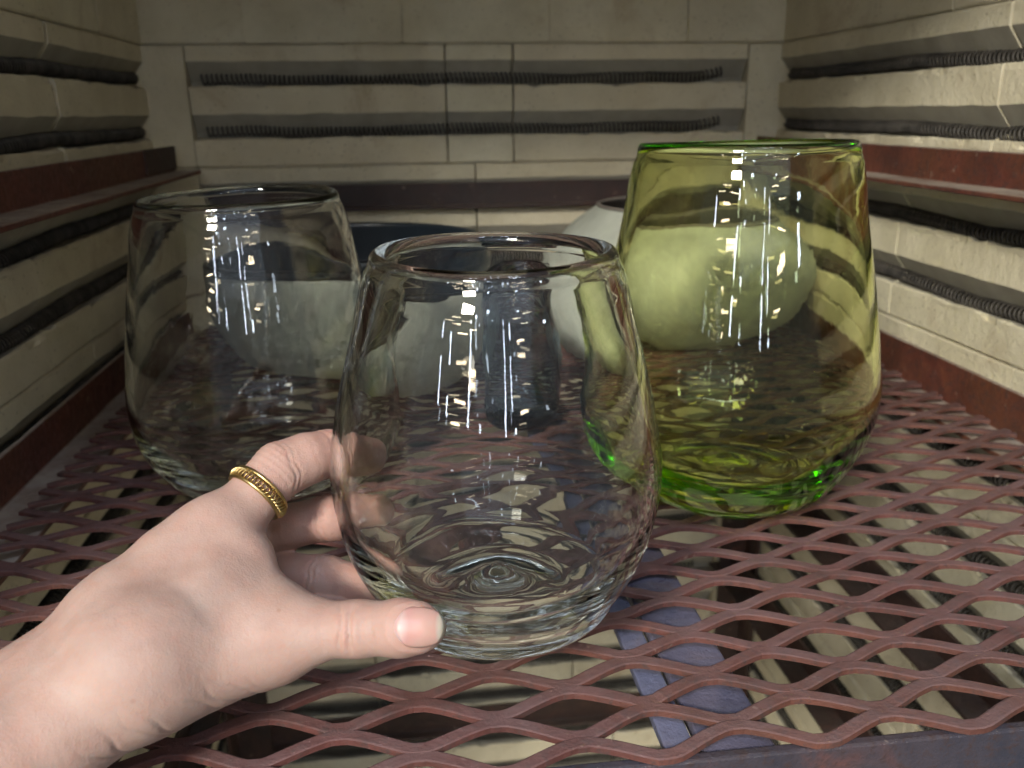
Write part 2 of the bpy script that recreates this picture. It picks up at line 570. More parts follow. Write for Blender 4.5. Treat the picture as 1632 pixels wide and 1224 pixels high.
def angle_x(name, yw, s, z0, x0, x1, mat, leg=0.020, out=0.013, th=0.003, parent=None, down=False):
    a = yw
    b = yw + s * out
    if down:
        pr = [(a, z0 - leg), (a, z0), (b, z0), (b, z0 - th), (a + s * th, z0 - th), (a + s * th, z0 - leg)]
    else:
        pr = [(a - s * th, z0 - th), (b, z0 - th), (b, z0), (a, z0), (a, z0 + leg), (a - s * th, z0 + leg)]
    n = 24
    V = []
    for x in np.linspace(x0, x1, n):
        for (y, z) in pr:
            V.append((x, y + random.gauss(0, 0.00012), z + random.gauss(0, 0.00015)))
    F = []
    for i in range(n - 1):
        for k in range(6):
            k2 = (k + 1) % 6
            F.append((i * 6 + k, (i + 1) * 6 + k, (i + 1) * 6 + k2, i * 6 + k2))
    F.append(tuple(range(6)))
    F.append(tuple((n - 1) * 6 + k for k in range(5, -1, -1)))
    return bevel(mesh_obj(name, V, F, mat, parent), 0.0005, 1)


lv = {0.135: 'above the glasses', -0.165: 'just below the mesh shelf', -0.300: 'deep below the mesh shelf'}
for z, wd in lv.items():
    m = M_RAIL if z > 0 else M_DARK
    tag(angle_y('shelf_rail', -0.198, 1, z, YF + 0.01, YB - 0.03, m, out=0.021), 'red oxide angle rail along the left wall %s' % wd, 'rail', 'shelf rails on the kiln walls')
    tag(angle_y('shelf_rail', 0.333, -1, z, YF + 0.01, YB - 0.002, m, out=0.020), 'red oxide angle rail along the right wall %s' % wd, 'rail', 'shelf rails on the kiln walls')
for o in list(COL.objects):
    if o.name.startswith('shelf_rail') and o['label'].startswith('red oxide angle rail along the left wall above'):
        v, f = box_data(-0.1985, -0.1965, 0.700, 0.7895, 0.1365, 0.1556)
        bevel(mesh_obj('dark_rail_end', v, f, M_DARK, o))  # thin dark sheet over the far end of the left rail
tag(angle_x('shelf_rail', YB - 0.006, -1, 0.098, -0.1835, 0.318, M_BACKRAIL, out=0.010), 'dark red steel rail across the back wall behind the vases', 'rail', 'shelf rails on the kiln walls')
tag(angle_x('shelf_rail', YB - 0.006, -1, -0.488, XL + 0.005, XR - 0.005, M_DARK, leg=0.026, out=0.010), 'dark brown rail low on the back wall seen through the mesh', 'rail', 'shelf rails on the kiln walls')
# corner post below the shelf at the back right
po = empty('corner_post', (0.33, 0.79, FLOOR))
tag(po, 'dark upright angle iron post in the back right corner below the shelf', 'post')
for (nm, x0, x1, y0, y1) in (('leg_plate', 0.318, 0.348, 0.800, 0.803), ('leg_plate', 0.345, 0.348, 0.768, 0.7995)):
    v, f = box_data(x0 - 0.33, x1 - 0.33, y0 - 0.79, y1 - 0.79, 0.0045, -0.03 - FLOOR)
    bevel(mesh_obj(nm, v, f, M_DARK, po))
po = empty('corner_post', (-0.2, 0.79, FLOOR))
tag(po, 'dark upright angle iron post in the back left corner below the shelf', 'post')
for (nm, x0, x1, y0, y1) in (('leg_plate', -0.214, -0.176, 0.800, 0.803), ('leg_plate', -0.2145, -0.2115, 0.768, 0.7995)):
    v, f = box_data(x0 + 0.2, x1 + 0.2, y0 - 0.79, y1 - 0.79, 0.0045, -0.03 - FLOOR)
    bevel(mesh_obj(nm, v, f, M_DARK, po))

# ------------------------------------------------------------------ expanded metal shelf
shelf = empty('mesh_shelf', (0, 0.5, 0))
tag(shelf, 'red oxide expanded metal shelf with diamond openings carrying the glasses', 'shelf')


def rel(o):
    for vtx in o.data.vertices:
        vtx.co.y -= 0.5
    return o


HP, RP = 0.02425, 0.0121        # half pitch in x, row pitch in y
X0, Y0 = -0.0045, 0.2362


def expanded_mesh():
    V, F = [], []
    xa, xb = -0.1925, 0.3425
    ns = int((xb - xa) / 0.0021)
    xs = np.linspace(xa, xb, ns)
    hw, ht = 0.00238, 0.00105
    for j in range(-3, 46):
        # strand j weaves between node rows j and j+1
        ph = (xs - X0) / HP
        i0 = np.floor(ph).astype(int)
        fr = ph - i0

        def atnode(i):           # row the strand touches at column i
            return np.where((i + j) % 2 == 0, 0.0, 1.0)
        fb = 0.105
        tt = np.clip((fr - fb) / (1 - 2 * fb), 0, 1)
        e = tt * tt * (3 - 2 * tt)
        e = 0.22 * e + 0.78 * tt
        lvl = atnode(i0) * (1 - e) + atnode(i0 + 1) * e
        y = Y0 + RP * j + hw * 0.70 + lvl * (RP - 2 * hw * 0.70)
        dlt = np.gradient(y, xs)
        yc = Y0 + RP * (j + lvl)
        y = y + 0.0005 * np.sin(xs * 31 + 1.0) * np.sin(yc * 23 + 0.4) + 0.0004 * np.sin(xs * 67 + yc * 41)
        bow = np.sin(lvl * PI) * 0.0004
        z = -0.0021 + bow + np.where(yc > 0.225, 0.0005 * np.sin(xs * 17 + 0.8) * np.sin(yc * 21 + 1.9) + 0.0003 * np.sin(xs * 53 - yc * 37), 0.0) + 0.00006 * (j % 2) + smooth1d(ns, 12) * 0.00012
        tilt = np.radians(0) + 0 * xs
        tx, ty = 1 / np.sqrt(1 + dlt ** 2), dlt / np.sqrt(1 + dlt ** 2)
        nx, ny = -ty, tx
        ca, sa = np.cos(tilt), np.sin(tilt)
        base = len(V)
        wv = hw * (1 + smooth1d(ns, 10) * 0.04)
        pr = [(-1, -1), (-0.98, 0.75), (-0.75, 1), (0.75, 1), (0.98, 0.75), (1, -1)]
        for a, b in pr:
            pass
        P = len(pr)
        arr = np.zeros((ns, P, 3))
        for k, (a, b) in enumerate(pr):
            off = a * wv * ca - b * ht * sa * 1.0
            up = a * wv * sa + b * ht * ca
            arr[:, k, 0] = xs + nx * off
            arr[:, k, 1] = y + ny * off
            arr[:, k, 2] = z + up
        V += arr.reshape(-1, 3).tolist()
        for i in range(ns - 1):
            for k in range(P):
                k2 = (k + 1) % P
                F.append((base + i * P + k, base + (i + 1) * P + k, base + (i + 1) * P + k2, base + i * P + k2))
        F.append(tuple(base + k for k in range(P)))
        F.append(tuple(base + (ns - 1) * P + k for k in range(P - 1, -1, -1)))
    return V, F


v, f = expanded_mesh()
em = mesh_obj('expanded_metal', v, f, M_MESH, shelf)
rel(em)
rel(angle_y('frame_angle', -0.2105, 1, -0.0075, 0.2042, YB - 0.03, M_RAIL, leg=0.024, out=0.030, parent=shelf))
rel(angle_y('frame_angle', 0.348, -1, -0.0075, 0.2042, YB - 0.03, M_RAIL, leg=0.027, out=0.024, parent=shelf))
v, f = box_data(-0.2100, 0.3475, 0.2002, 0.2040, -0.034, -0.0035)
rel(bevel(mesh_obj('front_bar', v, f, M_FRONT, shelf), 0.0009))
rel(angle_x('back_angle', 0.7895, -1, -0.0075, -0.180, 0.323, M_RAIL, leg=0.012, out=0.022, parent=shelf))
v, f = box_data(0.0695, 0.0790, 0.2042, 0.765, -0.0085, -0.0050)
rel(bevel(mesh_obj('support_bar', v, f, M_BAR_BLUE, shelf)))
v, f = box_data(0.0806, 0.1035, 0.2042, 0.765, -0.0100, -0.0050)
rel(bevel(mesh_obj('support_bar', v, f, M_BAR, shelf), 0.001))

# ------------------------------------------------------------------ lathe helper and glasses


def hermite(zs, rs, q):
    zs, rs = np.array(zs, float), np.array(rs, float)
    m = np.gradient(rs, zs)
    i = np.clip(np.searchsorted(zs, q) - 1, 0, len(zs) - 2)
    h = zs[i + 1] - zs[i]
    t = (q - zs[i]) / h
    return (2 * t ** 3 - 3 * t ** 2 + 1) * rs[i] + (t ** 3 - 2 * t ** 2 + t) * h * m[i] + (-2 * t ** 3 + 3 * t ** 2) * rs[i + 1] + (t ** 3 - t ** 2) * h * m[i + 1]


def lathe(name, prof, mat, parent=None, seg=160, wob=None):
    """prof: list of (r, z), first and last on the axis (r=0)"""
    prof = np.array(prof)
    inner = prof[1:-1]
    n = len(inner)
    th = np.arange(seg) * 2 * PI / seg
    r = np.repeat(inner[:, 0:1], seg, 1)
    z = np.repeat(inner[:, 1:2], seg, 1)
    if wob is not None:
        r, z = wob(r, z, th)
    V = np.stack([r * np.cos(th), r * np.sin(th), z], -1).reshape(-1, 3).tolist()
    F = []
    for i in range(n - 1):
        for s in range(seg):
            s2 = (s + 1) % seg
            F.append((i * seg + s, i * seg + s2, (i + 1) * seg + s2, (i + 1) * seg + s))
    V.append((0, 0, prof[0][1]))
    V.append((0, 0, prof[-1][1]))
    a, b = len(V) - 2, len(V) - 1
    for s in range(seg):
        s2 = (s + 1) % seg
        F.append((a, s2, s))
        F.append((b, (n - 1) * seg + s, (n - 1) * seg + s2))
    return mesh_obj(name, V, F, mat, parent, smooth=True)


def tumbler_profile(H, zf, rs, wall_t, base_t, lip, kick=0.004, punt=0.003):
    """closed profile: underside -> outside -> lip -> inside -> inner floor"""
    rs = np.array(rs)
    P = [(0.0, punt)]
    r0 = rs[0]
    for q in np.linspace(0.12, 1, 9):
        P.append((r0 * q, punt * max(0, 1 - q * q * 1.25) if q < 0.9 else 0.0))
    zz = np.concatenate([np.linspace(0.004, 0.12, 14), np.linspace(0.14, 0.97, 44)])
    ro = hermite(zf, rs, zz)
    for q, r in zip(zz, ro):
        P.append((r, q * H))
    # lip: rounded bead
    re = ro[-1]
    zl = 0.97 * H
    ctr = re - lip / 2
    for a in np.linspace(15, 165, 9):
        P.append((ctr + lip / 2 * math.cos(math.radians(a)), zl + (H - zl) * math.sin(math.radians(a))))
    # inside: the outside offset by the wall, lifted smoothly onto the floor
    zs_ = 0.34
    bf = base_t / H
    zi = np.concatenate([np.linspace(0.97, zs_, 36), np.linspace(zs_ - 0.01, bf + 0.03, 22), np.linspace(bf + 0.022, bf + 0.004, 5)])
    for q in zi:
        u = min(1.0, max(0.0, (0.97 - q) / 0.30))
        t = lip + (wall_t - lip) * (u * u * (3 - 2 * u))
        qq = q if q > zs_ else (q - bf) * zs_ / (zs_ - bf)
        ri = hermite(zf, rs, np.array([max(qq, 0.001)]))[0] - t
        P.append((ri, q * H))
    rl = P[-1][0]
    zb = P[-1][1]
    for q in np.linspace(0.93, 0.06, 16):
        dome = kick * math.exp(-(q / 0.30) ** 2)
        P.append((rl * q, base_t + (zb - base_t) * q ** 6 + dome))
    P.append((0.0, base_t + kick))
    return P


def glass_wob(seed, amp_r, amp_z, H):
    r_ = np.random.default_rng(seed)
    ks = [(m, nz, r_.uniform(0, 2 * PI), r_.normal()) for m in (1, 2, 3, 5, 7, 9) for nz in (0.5, 1.5, 3.0, 6.0)]

    def f(r, z, th):
        T = th[None, :]
        n = len(r) * 0
        rows = np.arange(len(r))[:, None]
        inner = (rows > len(r) * 0.5)
        d = np.zeros_like(r)
        for m, nz, p, a in ks:
            d += a / (1 + 0.35 * m + 0.3 * nz) * np.sin(m * T + nz * z / H * 2 * PI + p + inner * 2.1 * m)
        fade = np.clip(r / 0.02, 0, 1)
        r2 = r + d * amp_r * fade * np.where(inner, 1.6, 0.55)
        z2 = z + np.where(inner & (z < 0.25 * H), d * amp_z * (1 - 0 * r), 0) + np.where(z > 0.93 * H, 0.0004 * np.sin(T + seed) + 0.0003 * np.sin(2 * T), 0)
        # twist of gathered glass in the floor
        sw = np.where(inner & (z < 0.2 * H), 0.0003 * np.sin(3 * T + r * 260), 0) * np.clip(r / 0.01, 0, 1)
        return r2, z2 + sw
    return f


ZF = [0, .03, .1, .2, .32, .45, .6, .8, .96, 1.0]


def tumbler(name, loc, H, rs, wall_t, base_t, lip, mat, label, seed, kick=0.005, amp=0.00003):
    o = lathe(name, tumbler_profile(H, ZF, rs, wall_t, base_t, lip, kick), mat, None, 192, glass_wob(seed, amp, amp * 1.5, H))
    o.location = loc
    o.rotation_euler = (0.012 * math.sin(seed * 2.1), 0.014 * math.cos(seed * 1.3), seed * 0.7)
    return tag(o, label, 'tumbler', 'stemless blown glass tumblers')


tumbler('glass_tumbler', (0.0234, 0.2512, 0.0216), 0.1205,
        [.0269, .0344, .0404, .0467, .0506, .0518, .0489, .0428, .0374, .0348], 0.0034, 0.0085, 0.0056, M_CLEAR,
        'thick rimmed clear glass tumbler held in the hand at the front', 3, 0.0085)
tumbler('glass_tumbler', (-0.0774, 0.4225, 0.0012), 0.1437,
        [.0304, .0425, .0529, .0603, .0626, .0608, .0575, .0520, .0468, .0440], 0.0030, 0.0085, 0.0045, M_CLEAR,
        'clear glass tumbler standing on the mesh behind the hand', 5)
tumbler('glass_tumbler', (0.1488, 0.3751, 0.0012), 0.165,
        [.0360, .0444, .0542, .0624, .0664, .0640, .0600, .0535, .0484, .0458], 0.0031, 0.0095, 0.0042, M_GREEN,
        'large lime green glass tumbler standing on the right', 8)

# small straight dark blue glass behind the front tumbler
bp = [(0.0, 0.002), (0.012, 0.0015), (0.019, 0.0), (0.0225, 0.0015), (0.0255, 0.006), (0.0268, 0.013), (0.0272, 0.03), (0.0272, 0.07), (0.0272, 0.0985),
      (0.0264, 0.1), (0.0254, 0.1), (0.0247, 0.0985), (0.0246, 0.07), (0.0245, 0.03), (0.0235, 0.02), (0.020, 0.0155), (0.012, 0.0145), (0.0, 0.0145)]
bl = lathe('glass_cup', bp, M_BLUE, None, 96)
bl.location = (0.0655, 0.490, 0.0012)
tag(bl, 'small straight sided dark blue glass cup behind the front tumbler', 'cup')

# ------------------------------------------------------------------ pale vase and blue lined bowl at the back


def curve_pts(zs, rs, n=36):
    q = np.linspace(0, 1, n)
    t = np.linspace(0, 1, len(zs))
    return [(float(hermite(t, rs, np.array([a]))[0]), float(hermite(t, zs, np.array([a]))[0])) for a in q]


def open_vessel(name, loc, outer, wall_t, floor_z, mo, mi, label, cat, lipcover=0.0005):
    """outer: list (r,z) from base to lip; the inside follows it at wall_t"""
    root = empty(name, loc)
    tag(root, label, cat)
    lip_r, lip_z = outer[-1]
    cut = [p for p in outer if p[1] <= lip_z - lipcover]
    body = [(0, 0.0), (outer[0][0] * 0.5, 0.0)] + cut
    ins = [(max(r - wall_t * 0.5, 0.002), z) for r, z in cut[::-1] if z > floor_z]
    body += ins + [(ins[-1][0] * 0.5, floor_z - 0.001), (0, floor_z - 0.001)]
    lathe('body', body, mo, root, 128)
    top = [p for p in outer if p[1] > lip_z - lipcover]
    lip = [(lip_r - wall_t * 0.15, lip_z + wall_t * 0.3), (lip_r - wall_t * 0.5, lip_z + wall_t * 0.42), (lip_r - wall_t * 0.85, lip_z + wall_t * 0.3)]
    li0 = [(r - 0.0004, z) for r, z in ins]
    li1 = [(r - wall_t, z) for r, z in outer[::-1] if z > floor_z + 0.001]
    lin = [(0, floor_z + 0.0002), (li0[-1][0] * 0.5, floor_z + 0.0002)] + li0[::-1] + top + lip + li1 + [(li1[-1][0] * 0.5, floor_z + 0.0014), (0, floor_z + 0.0014)]
    lathe('lining', lin, mi, root, 128)
    return root


ov = curve_pts([0.0, 0.003, 0.016, 0.036, 0.058, 0.078, 0.093, 0.104, 0.108], [0.030, 0.042, 0.072, 0.097, 0.108, 0.104, 0.092, 0.077, 0.0725], 48)
open_vessel('squat_vase', (0.218, 0.662, 0.0012), ov, 0.004, 0.006, M_GREYGLAZE, M_VASE_IN, 'squat pale grey vase with dark mouth behind the green tumbler', 'vase')
ob = curve_pts([0.0, 0.003, 0.016, 0.036, 0.058, 0.078, 0.092], [0.045, 0.058, 0.080, 0.094, 0.100, 0.101, 0.101], 40)
open_vessel('bowl', (-0.046, 0.622, 0.0012), ob, 0.0045, 0.006, M_GREYGLAZE, M_NAVY, 'wide pale grey bowl with dark blue inside behind the left tumbler', 'bowl', 0.006)

# ------------------------------------------------------------------ hand (signed distance field -> surface nets)
JT = {
    't_tip': (-0.0022, 0.2046, 0.0460, 0.0065),
    't_nail': (-0.0078, 0.2062, 0.0454, 0.0073),
    't_ip': (-0.0193, 0.2097, 0.0438, 0.0073),
    't_mid': (-0.0311, 0.2125, 0.0428, 0.0077),
    't_mcp': (-0.0449, 0.2168, 0.0396, 0.0110),
    't_cmc': (-0.0730, 0.2169, 0.0365, 0.0130),
    'w_u': (-0.0824, 0.2212, 0.0425, 0.0150),
    'w_l': (-0.0762, 0.2073, 0.0405, 0.0152),
    'f_u': (-0.1203, 0.1967, 0.0249, 0.0172),
    'f_l': (-0.1119, 0.1844, 0.0243, 0.0172),
    'f2_u': (-0.1553, 0.1686, 0.0117, 0.0211),
    'f2_l': (-0.1459, 0.1582, 0.0115, 0.0211),
    'i_mcp': (-0.0639, 0.2426, 0.0572, 0.0096),
    'i_pip': (-0.0450, 0.2614, 0.0714, 0.0086),
    'i_mp': (-0.0379, 0.2665, 0.0724, 0.0080),
    'i_dip': (-0.0310, 0.2724, 0.0717, 0.0074),
    'i_tip': (-0.0216, 0.2870, 0.0639, 0.0067),
    'm_mcp': (-0.0667, 0.2530, 0.0400, 0.0110),
    'm_pip': (-0.0596, 0.2808, 0.0396, 0.0086),
    'm_dip': (-0.0323, 0.2732, 0.0473, 0.0074),
    'm_tip': (-0.0189, 0.2821, 0.0439, 0.0067),
    'r_mcp': (-0.0677, 0.2534, 0.0237, 0.0106),
    'r_pip': (-0.0597, 0.2774, 0.0261, 0.0084),
    'r_dip': (-0.0351, 0.2653, 0.0291, 0.0074),
    'r_tip': (-0.0189, 0.2626, 0.0250, 0.0067),
    'p_mcp': (-0.0691, 0.2491, 0.0125, 0.0097),
    'p_pip': (-0.0552, 0.2650, 0.0151, 0.0076),
    'p_dip': (-0.0371, 0.2559, 0.0193, 0.0067),
    'p_tip': (-0.0252, 0.2496, 0.0212, 0.0060),
    'h_mid': (-0.0600, 0.2230, 0.0455, 0.0115),
    'th2': (-0.0606, 0.2123, 0.0372, 0.0115),
    'up2': (-0.0736, 0.2347, 0.0531, 0.0105),
    'web1': (-0.0539, 0.2353, 0.0533, 0.0075),
    'web2': (-0.0462, 0.2234, 0.0451, 0.0075),
}
JT = {k: np.array(v) for k, v in JT.items()}
CHAINS = {
    'palm': (0.0075, [('w_u', 'i_mcp'), ('w_u', 'm_mcp'), ('w_l', 'm_mcp'), ('w_l', 'r_mcp'), ('t_cmc', 'r_mcp'), ('w_l', 'p_mcp'), ('i_mcp', 'm_mcp'), ('m_mcp', 'r_mcp'),
                     ('r_mcp', 'p_mcp'), ('w_l', 't_cmc'), ('t_cmc', 't_mcp'), ('web1', 'web2'), ('w_u', 'w_l'), ('w_u', 'f_u'), ('w_l', 'f_l'), ('f_u', 'f2_u'), ('f_l', 'f2_l'),
                     ('f_u', 'f_l'), ('t_cmc', 'web1'), ('t_cmc', 'i_mcp'), ('w_l', 'h_mid'), ('w_u', 'h_mid'), ('h_mid', 't_mcp'), ('h_mid', 'web2'), ('t_mcp', 'th2'), ('th2', 'w_l'), ('w_u', 'up2'), ('up2', 'i_mcp'), ('h_mid', 'i_mcp')]),
    'thumb': (0.004, [('t_mcp', 't_mid'), ('t_mid', 't_ip'), ('t_ip', 't_nail'), ('t_nail', 't_tip')]),
    'index': (0.003, [('i_mcp', 'i_pip'), ('i_pip', 'i_mp'), ('i_mp', 'i_dip'), ('i_dip', 'i_tip')]),
    'middle': (0.003, [('m_mcp', 'm_pip'), ('m_pip', 'm_dip'), ('m_dip', 'm_tip')]),
    'ring': (0.003, [('r_mcp', 'r_pip'), ('r_pip', 'r_dip'), ('r_dip', 'r_tip')]),
    'pinky': (0.003, [('p_mcp', 'p_pip'), ('p_pip', 'p_dip'), ('p_dip', 'p_tip')]),
}


def seg_sdf(P, a, b):
    ab = b[:3] - a[:3]
    t = np.clip(((P - a[:3]) @ ab) / (ab @ ab), 0, 1)
    d = np.linalg.norm(P - (a[:3] + t[..., None] * ab), axis=-1)
    return d - (a[3] + (b[3] - a[3]) * t)


def smin(a, b, k):
    h = np.clip(0.5 + 0.5 * (b - a) / k, 0, 1)
    return b * (1 - h) + a * h - k * h * (1 - h)


def chain_sdf(P, name):
    k, segs = CHAINS[name]
    d = None
    for a, b in segs:
        e = seg_sdf(P, JT[a], JT[b])
        d = e if d is None else smin(d, e, k)
    return d


def hand_sdf(P):
    d = chain_sdf(P, 'palm')
    d = smin(d, chain_sdf(P, 'thumb'), 0.008)
    d = smin(d, chain_sdf(P, 'index'), 0.005)
    for c in ('middle', 'ring', 'pinky'):
        d = smin(d, chain_sdf(P, c), 0.0025)
    return d


def surface_nets(f, lo, hi, h):
    n = np.ceil((hi - lo) / h).astype(int) + 1
    gx, gy, gz = [lo[i] + h * np.arange(n[i]) for i in range(3)]
    D = np.empty(n, dtype=np.float32)
    # coarse pass first, then only the voxels near the surface
    K = 6
    cxs = [np.arange(0, n[i] + K, K) for i in range(3)]
    CP = np.stack(np.meshgrid(*[lo[i] + h * (cxs[i] + K / 2 - 0.5) for i in range(3)], indexing='ij'), -1)
    CD = f(CP)
    D = np.repeat(np.repeat(np.repeat(CD, K, 0), K, 1), K, 2)[:n[0], :n[1], :n[2]].astype(np.float32)
    near_ = np.argwhere(np.abs(D) < h * K * 1.1 + 0.002)
    D[tuple(near_.T)] = f(lo + h * near_)
    ins = D < 0
    c = np.zeros(n - 1, dtype=np.int8)
    for dx in (0, 1):
        for dy in (0, 1):
            for dz in (0, 1):
                c += ins[dx:n[0] - 1 + dx, dy:n[1] - 1 + dy, dz:n[2] - 1 + dz]
    act = (c > 0) & (c < 8)
    idx = -np.ones(n - 1, dtype=np.int64)
    cells = np.argwhere(act)
    idx[act] = np.arange(len(cells))
    acc = np.zeros((len(cells), 3))
    cnt = np.zeros(len(cells))
    corners = [(a, b, e) for a in (0, 1) for b in (0, 1) for e in (0, 1)]
    for p in corners:
        for ax in range(3):
            if p[ax] == 0:
                q = list(p)
                q[ax] = 1
                d0 = D[tuple((cells + p).T)]
                d1 = D[tuple((cells + q).T)]
                m = (d0 < 0) != (d1 < 0)
                t = np.where(m, d0 / np.where(m, d0 - d1, 1), 0)
                pt = cells + np.array(p) + t[:, None] * (np.array(q) - np.array(p))
                acc[m] += pt[m]
                cnt[m] += 1
    V = lo + h * acc / cnt[:, None]
    F = []
    for ax in range(3):
        a1, a2 = [(1, 2), (2, 0), (0, 1)][ax]
        s0 = [slice(None)] * 3
        s1 = [slice(None)] * 3
        s0[ax] = slice(0, -1)
        s1[ax] = slice(1, None)
        cr = ins[tuple(s0)] != ins[tuple(s1)]
        e = np.argwhere(cr)
        e = e[(e[:, a1] > 0) & (e[:, a2] > 0) & (e[:, a1] < n[a1] - 1) & (e[:, a2] < n[a2] - 1)]
        flip = ins[tuple(e.T)]

        def cell(o1, o2):
            q = e.copy()
            q[:, a1] -= o1
            q[:, a2] -= o2
            return idx[tuple(q.T)]
        quad = np.stack([cell(1, 1), cell(0, 1), cell(0, 0), cell(1, 0)], 1)
        quad[~flip] = quad[~flip][:, ::-1]
        F.append(quad)
    return V, np.concatenate(F)


def grad(f, P, e=0.0004):
    g = np.stack([f(P + np.eye(3)[i] * e) - f(P - np.eye(3)[i] * e) for i in range(3)], -1)
    return g / np.maximum(np.linalg.norm(g, axis=-1, keepdims=True), 1e-9)


lo = np.array([-0.168, 0.140, -0.005])
hi = np.array([0.010, 0.300, 0.090])
HV, HF = surface_nets(hand_sdf, lo, hi, 0.00075)
HN = grad(hand_sdf, HV)
CAM = np.array([0, 0, 0.18])

# skin creases and flush
disp = np.zeros(len(HV))
flush = np.zeros(len(HV))


def axis_coords(P, a, b):
    a, b = JT[a][:3], JT[b][:3]
    ax = (b - a) / np.linalg.norm(b - a)
    return (P - a) @ ax, P - a - ((P - a) @ ax)[:, None] * ax, ax


# thumb joint creases on the side facing the camera
s, rad, ax = axis_coords(HV, 't_ip', 't_nail')
facing = np.einsum('ij,ij->i', HN, (CAM - HV) / np.linalg.norm(CAM - HV, axis=1)[:, None])
near = np.linalg.norm(rad, axis=1) < 0.013
upv = np.cross(ax, (CAM - JT['t_ip'][:3]) / np.linalg.norm(CAM - JT['t_ip'][:3]))
lat = rad @ upv / 0.008
for s0, bow, wdt, dep in ((-0.0042, -0.0022, 0.00065, 0.0009), (-0.0008, -0.0010, 0.0006, 0.0010), (0.0018, 0.0016, 0.00065, 0.0008), (0.0048, 0.0010, 0.0006, 0.00045), (0.0072, 0.0006, 0.0006, 0.00035), (-0.0085, -0.0010, 0.0006, 0.0002)):
    c = s - (s0 - bow * (1 - np.clip(lat, -1, 1) ** 2) + 0.0003 * np.sin(lat * 5 + s0 * 900))
    disp -= near * dep * np.exp(-(c / wdt) ** 2) * np.clip(facing * 1.6 - 0.2, 0, 1) * np.clip(1.25 - np.abs(lat), 0, 1)
bul = np.exp(-((s + 0.001) / 0.005) ** 2)
disp += near * 0.0003 * bul * np.clip(facing, 0, 1)
flush = np.maximum(flush, near * np.clip((s - 0.003) / 0.012, 0, 1) * 0.30)

# finger flexion creases and redder fingertips
for (a, b, c, e) in (('i_pip', 'i_dip', 'i_dip', 'i_tip'), ('m_pip', 'm_dip', 'm_dip', 'm_tip'), ('r_pip', 'r_dip', 'r_dip', 'r_tip')):
    s, rad, ax = axis_coords(HV, a, b)
    L = np.linalg.norm(JT[b][:3] - JT[a][:3])
    nr = (np.linalg.norm(rad, axis=1) < 0.0125)
    tot = np.clip((s + 0.004) / L, 0, 1.5)
    flush = np.maximum(flush, nr * np.clip(tot, 0, 1) ** 1.5 * 0.42 * (s > -0.004))
    for s0, dep in ((0.0, 0.0005), (0.0018, 0.00035), (L - 0.0015, 0.00055), (L + 0.0008, 0.0004), (L * 0.5, 0.00012)):
        cc = s - s0 + 0.0004 * np.sin(np.einsum('ij,j->i', rad, np.array([300, 500, 700.])))
        disp -= nr * dep * np.exp(-(cc / 0.00045) ** 2)
# index knuckle wrinkles on top
s, rad, ax = axis_coords(HV, 'i_mcp', 'i_pip')
L = np.linalg.norm(JT['i_pip'][:3] - JT['i_mcp'][:3])
nr = (np.linalg.norm(rad, axis=1) < 0.014) & (rad[:, 2] > 0)
for s0 in (L - 0.004, L - 0.002, L, L + 0.002):
    disp -= nr * 0.00025 * np.exp(-((s - s0) / 0.0005) ** 2)

# thumb base / wrist creases on the lower side
s, rad, ax = axis_coords(HV, 't_mcp', 't_cmc')
low = np.clip(-HN[:, 2] * 1.3 - HN[:, 1] * 0.7, 0, 1)
nr = (HV[:, 1] < 0.225)
for s0, dep, ang in ((0.006, 0.0004, 0.6), (0.010, 0.0005, 0.5), (0.0135, 0.0006, 0.35), (0.018, 0.0006, 0.45), (0.026, 0.0007, 0.3), (0.030, 0.0006, 0.4), (0.036, 0.0008, 0.2), (0.041, 0.0008, 0.35)):
    cc = s - s0 - ang * rad[:, 2] + 0.0008 * np.sin(HV[:, 2] * 420 + s0 * 700)
    disp -= nr * dep * 0.8 * np.exp(-(cc / 0.00055) ** 2) * np.clip(low * 1.4 - 0.45, 0, 1)
# soft tendon hollow between thumb and index
hol = np.array([-0.0500, 0.2220, 0.0500])
disp -= 0.0024 * np.exp(-np.sum((HV - hol) ** 2, 1) / 0.011 ** 2)
flush = np.maximum(flush, 0.12 * np.exp(-np.sum((HV - JT['i_mcp'][:3]) ** 2, 1) / 0.014 ** 2))

# shallow nail bed
nail_c = (JT['t_nail'][:3] * -0.12 + JT['t_tip'][:3] * 1.12)
na = JT['t_tip'][:3] - JT['t_ip'][:3]
na /= np.linalg.norm(na)
nn = CAM - nail_c
nn /= np.linalg.norm(nn)
nn = nn + 0.12 * np.array([0.3, 0, 0.6])
nn -= na * (nn @ na)
nn /= np.linalg.norm(nn)
nb = np.cross(nn, na)
q = HV - nail_c
qu, qv, qn = q @ na, q @ nb, q @ nn
e = (np.abs(qu / 0.0066)) ** 2.6 + (np.abs(qv / 0.0056)) ** 2.6
disp -= (qn > 0) * 0.00025 * np.clip(1.25 - e, 0, 1)
disp += (qn > 0) * 0.00025 * np.exp(-((e - 1.55) / 0.35) ** 2) * (qu < 0.004)

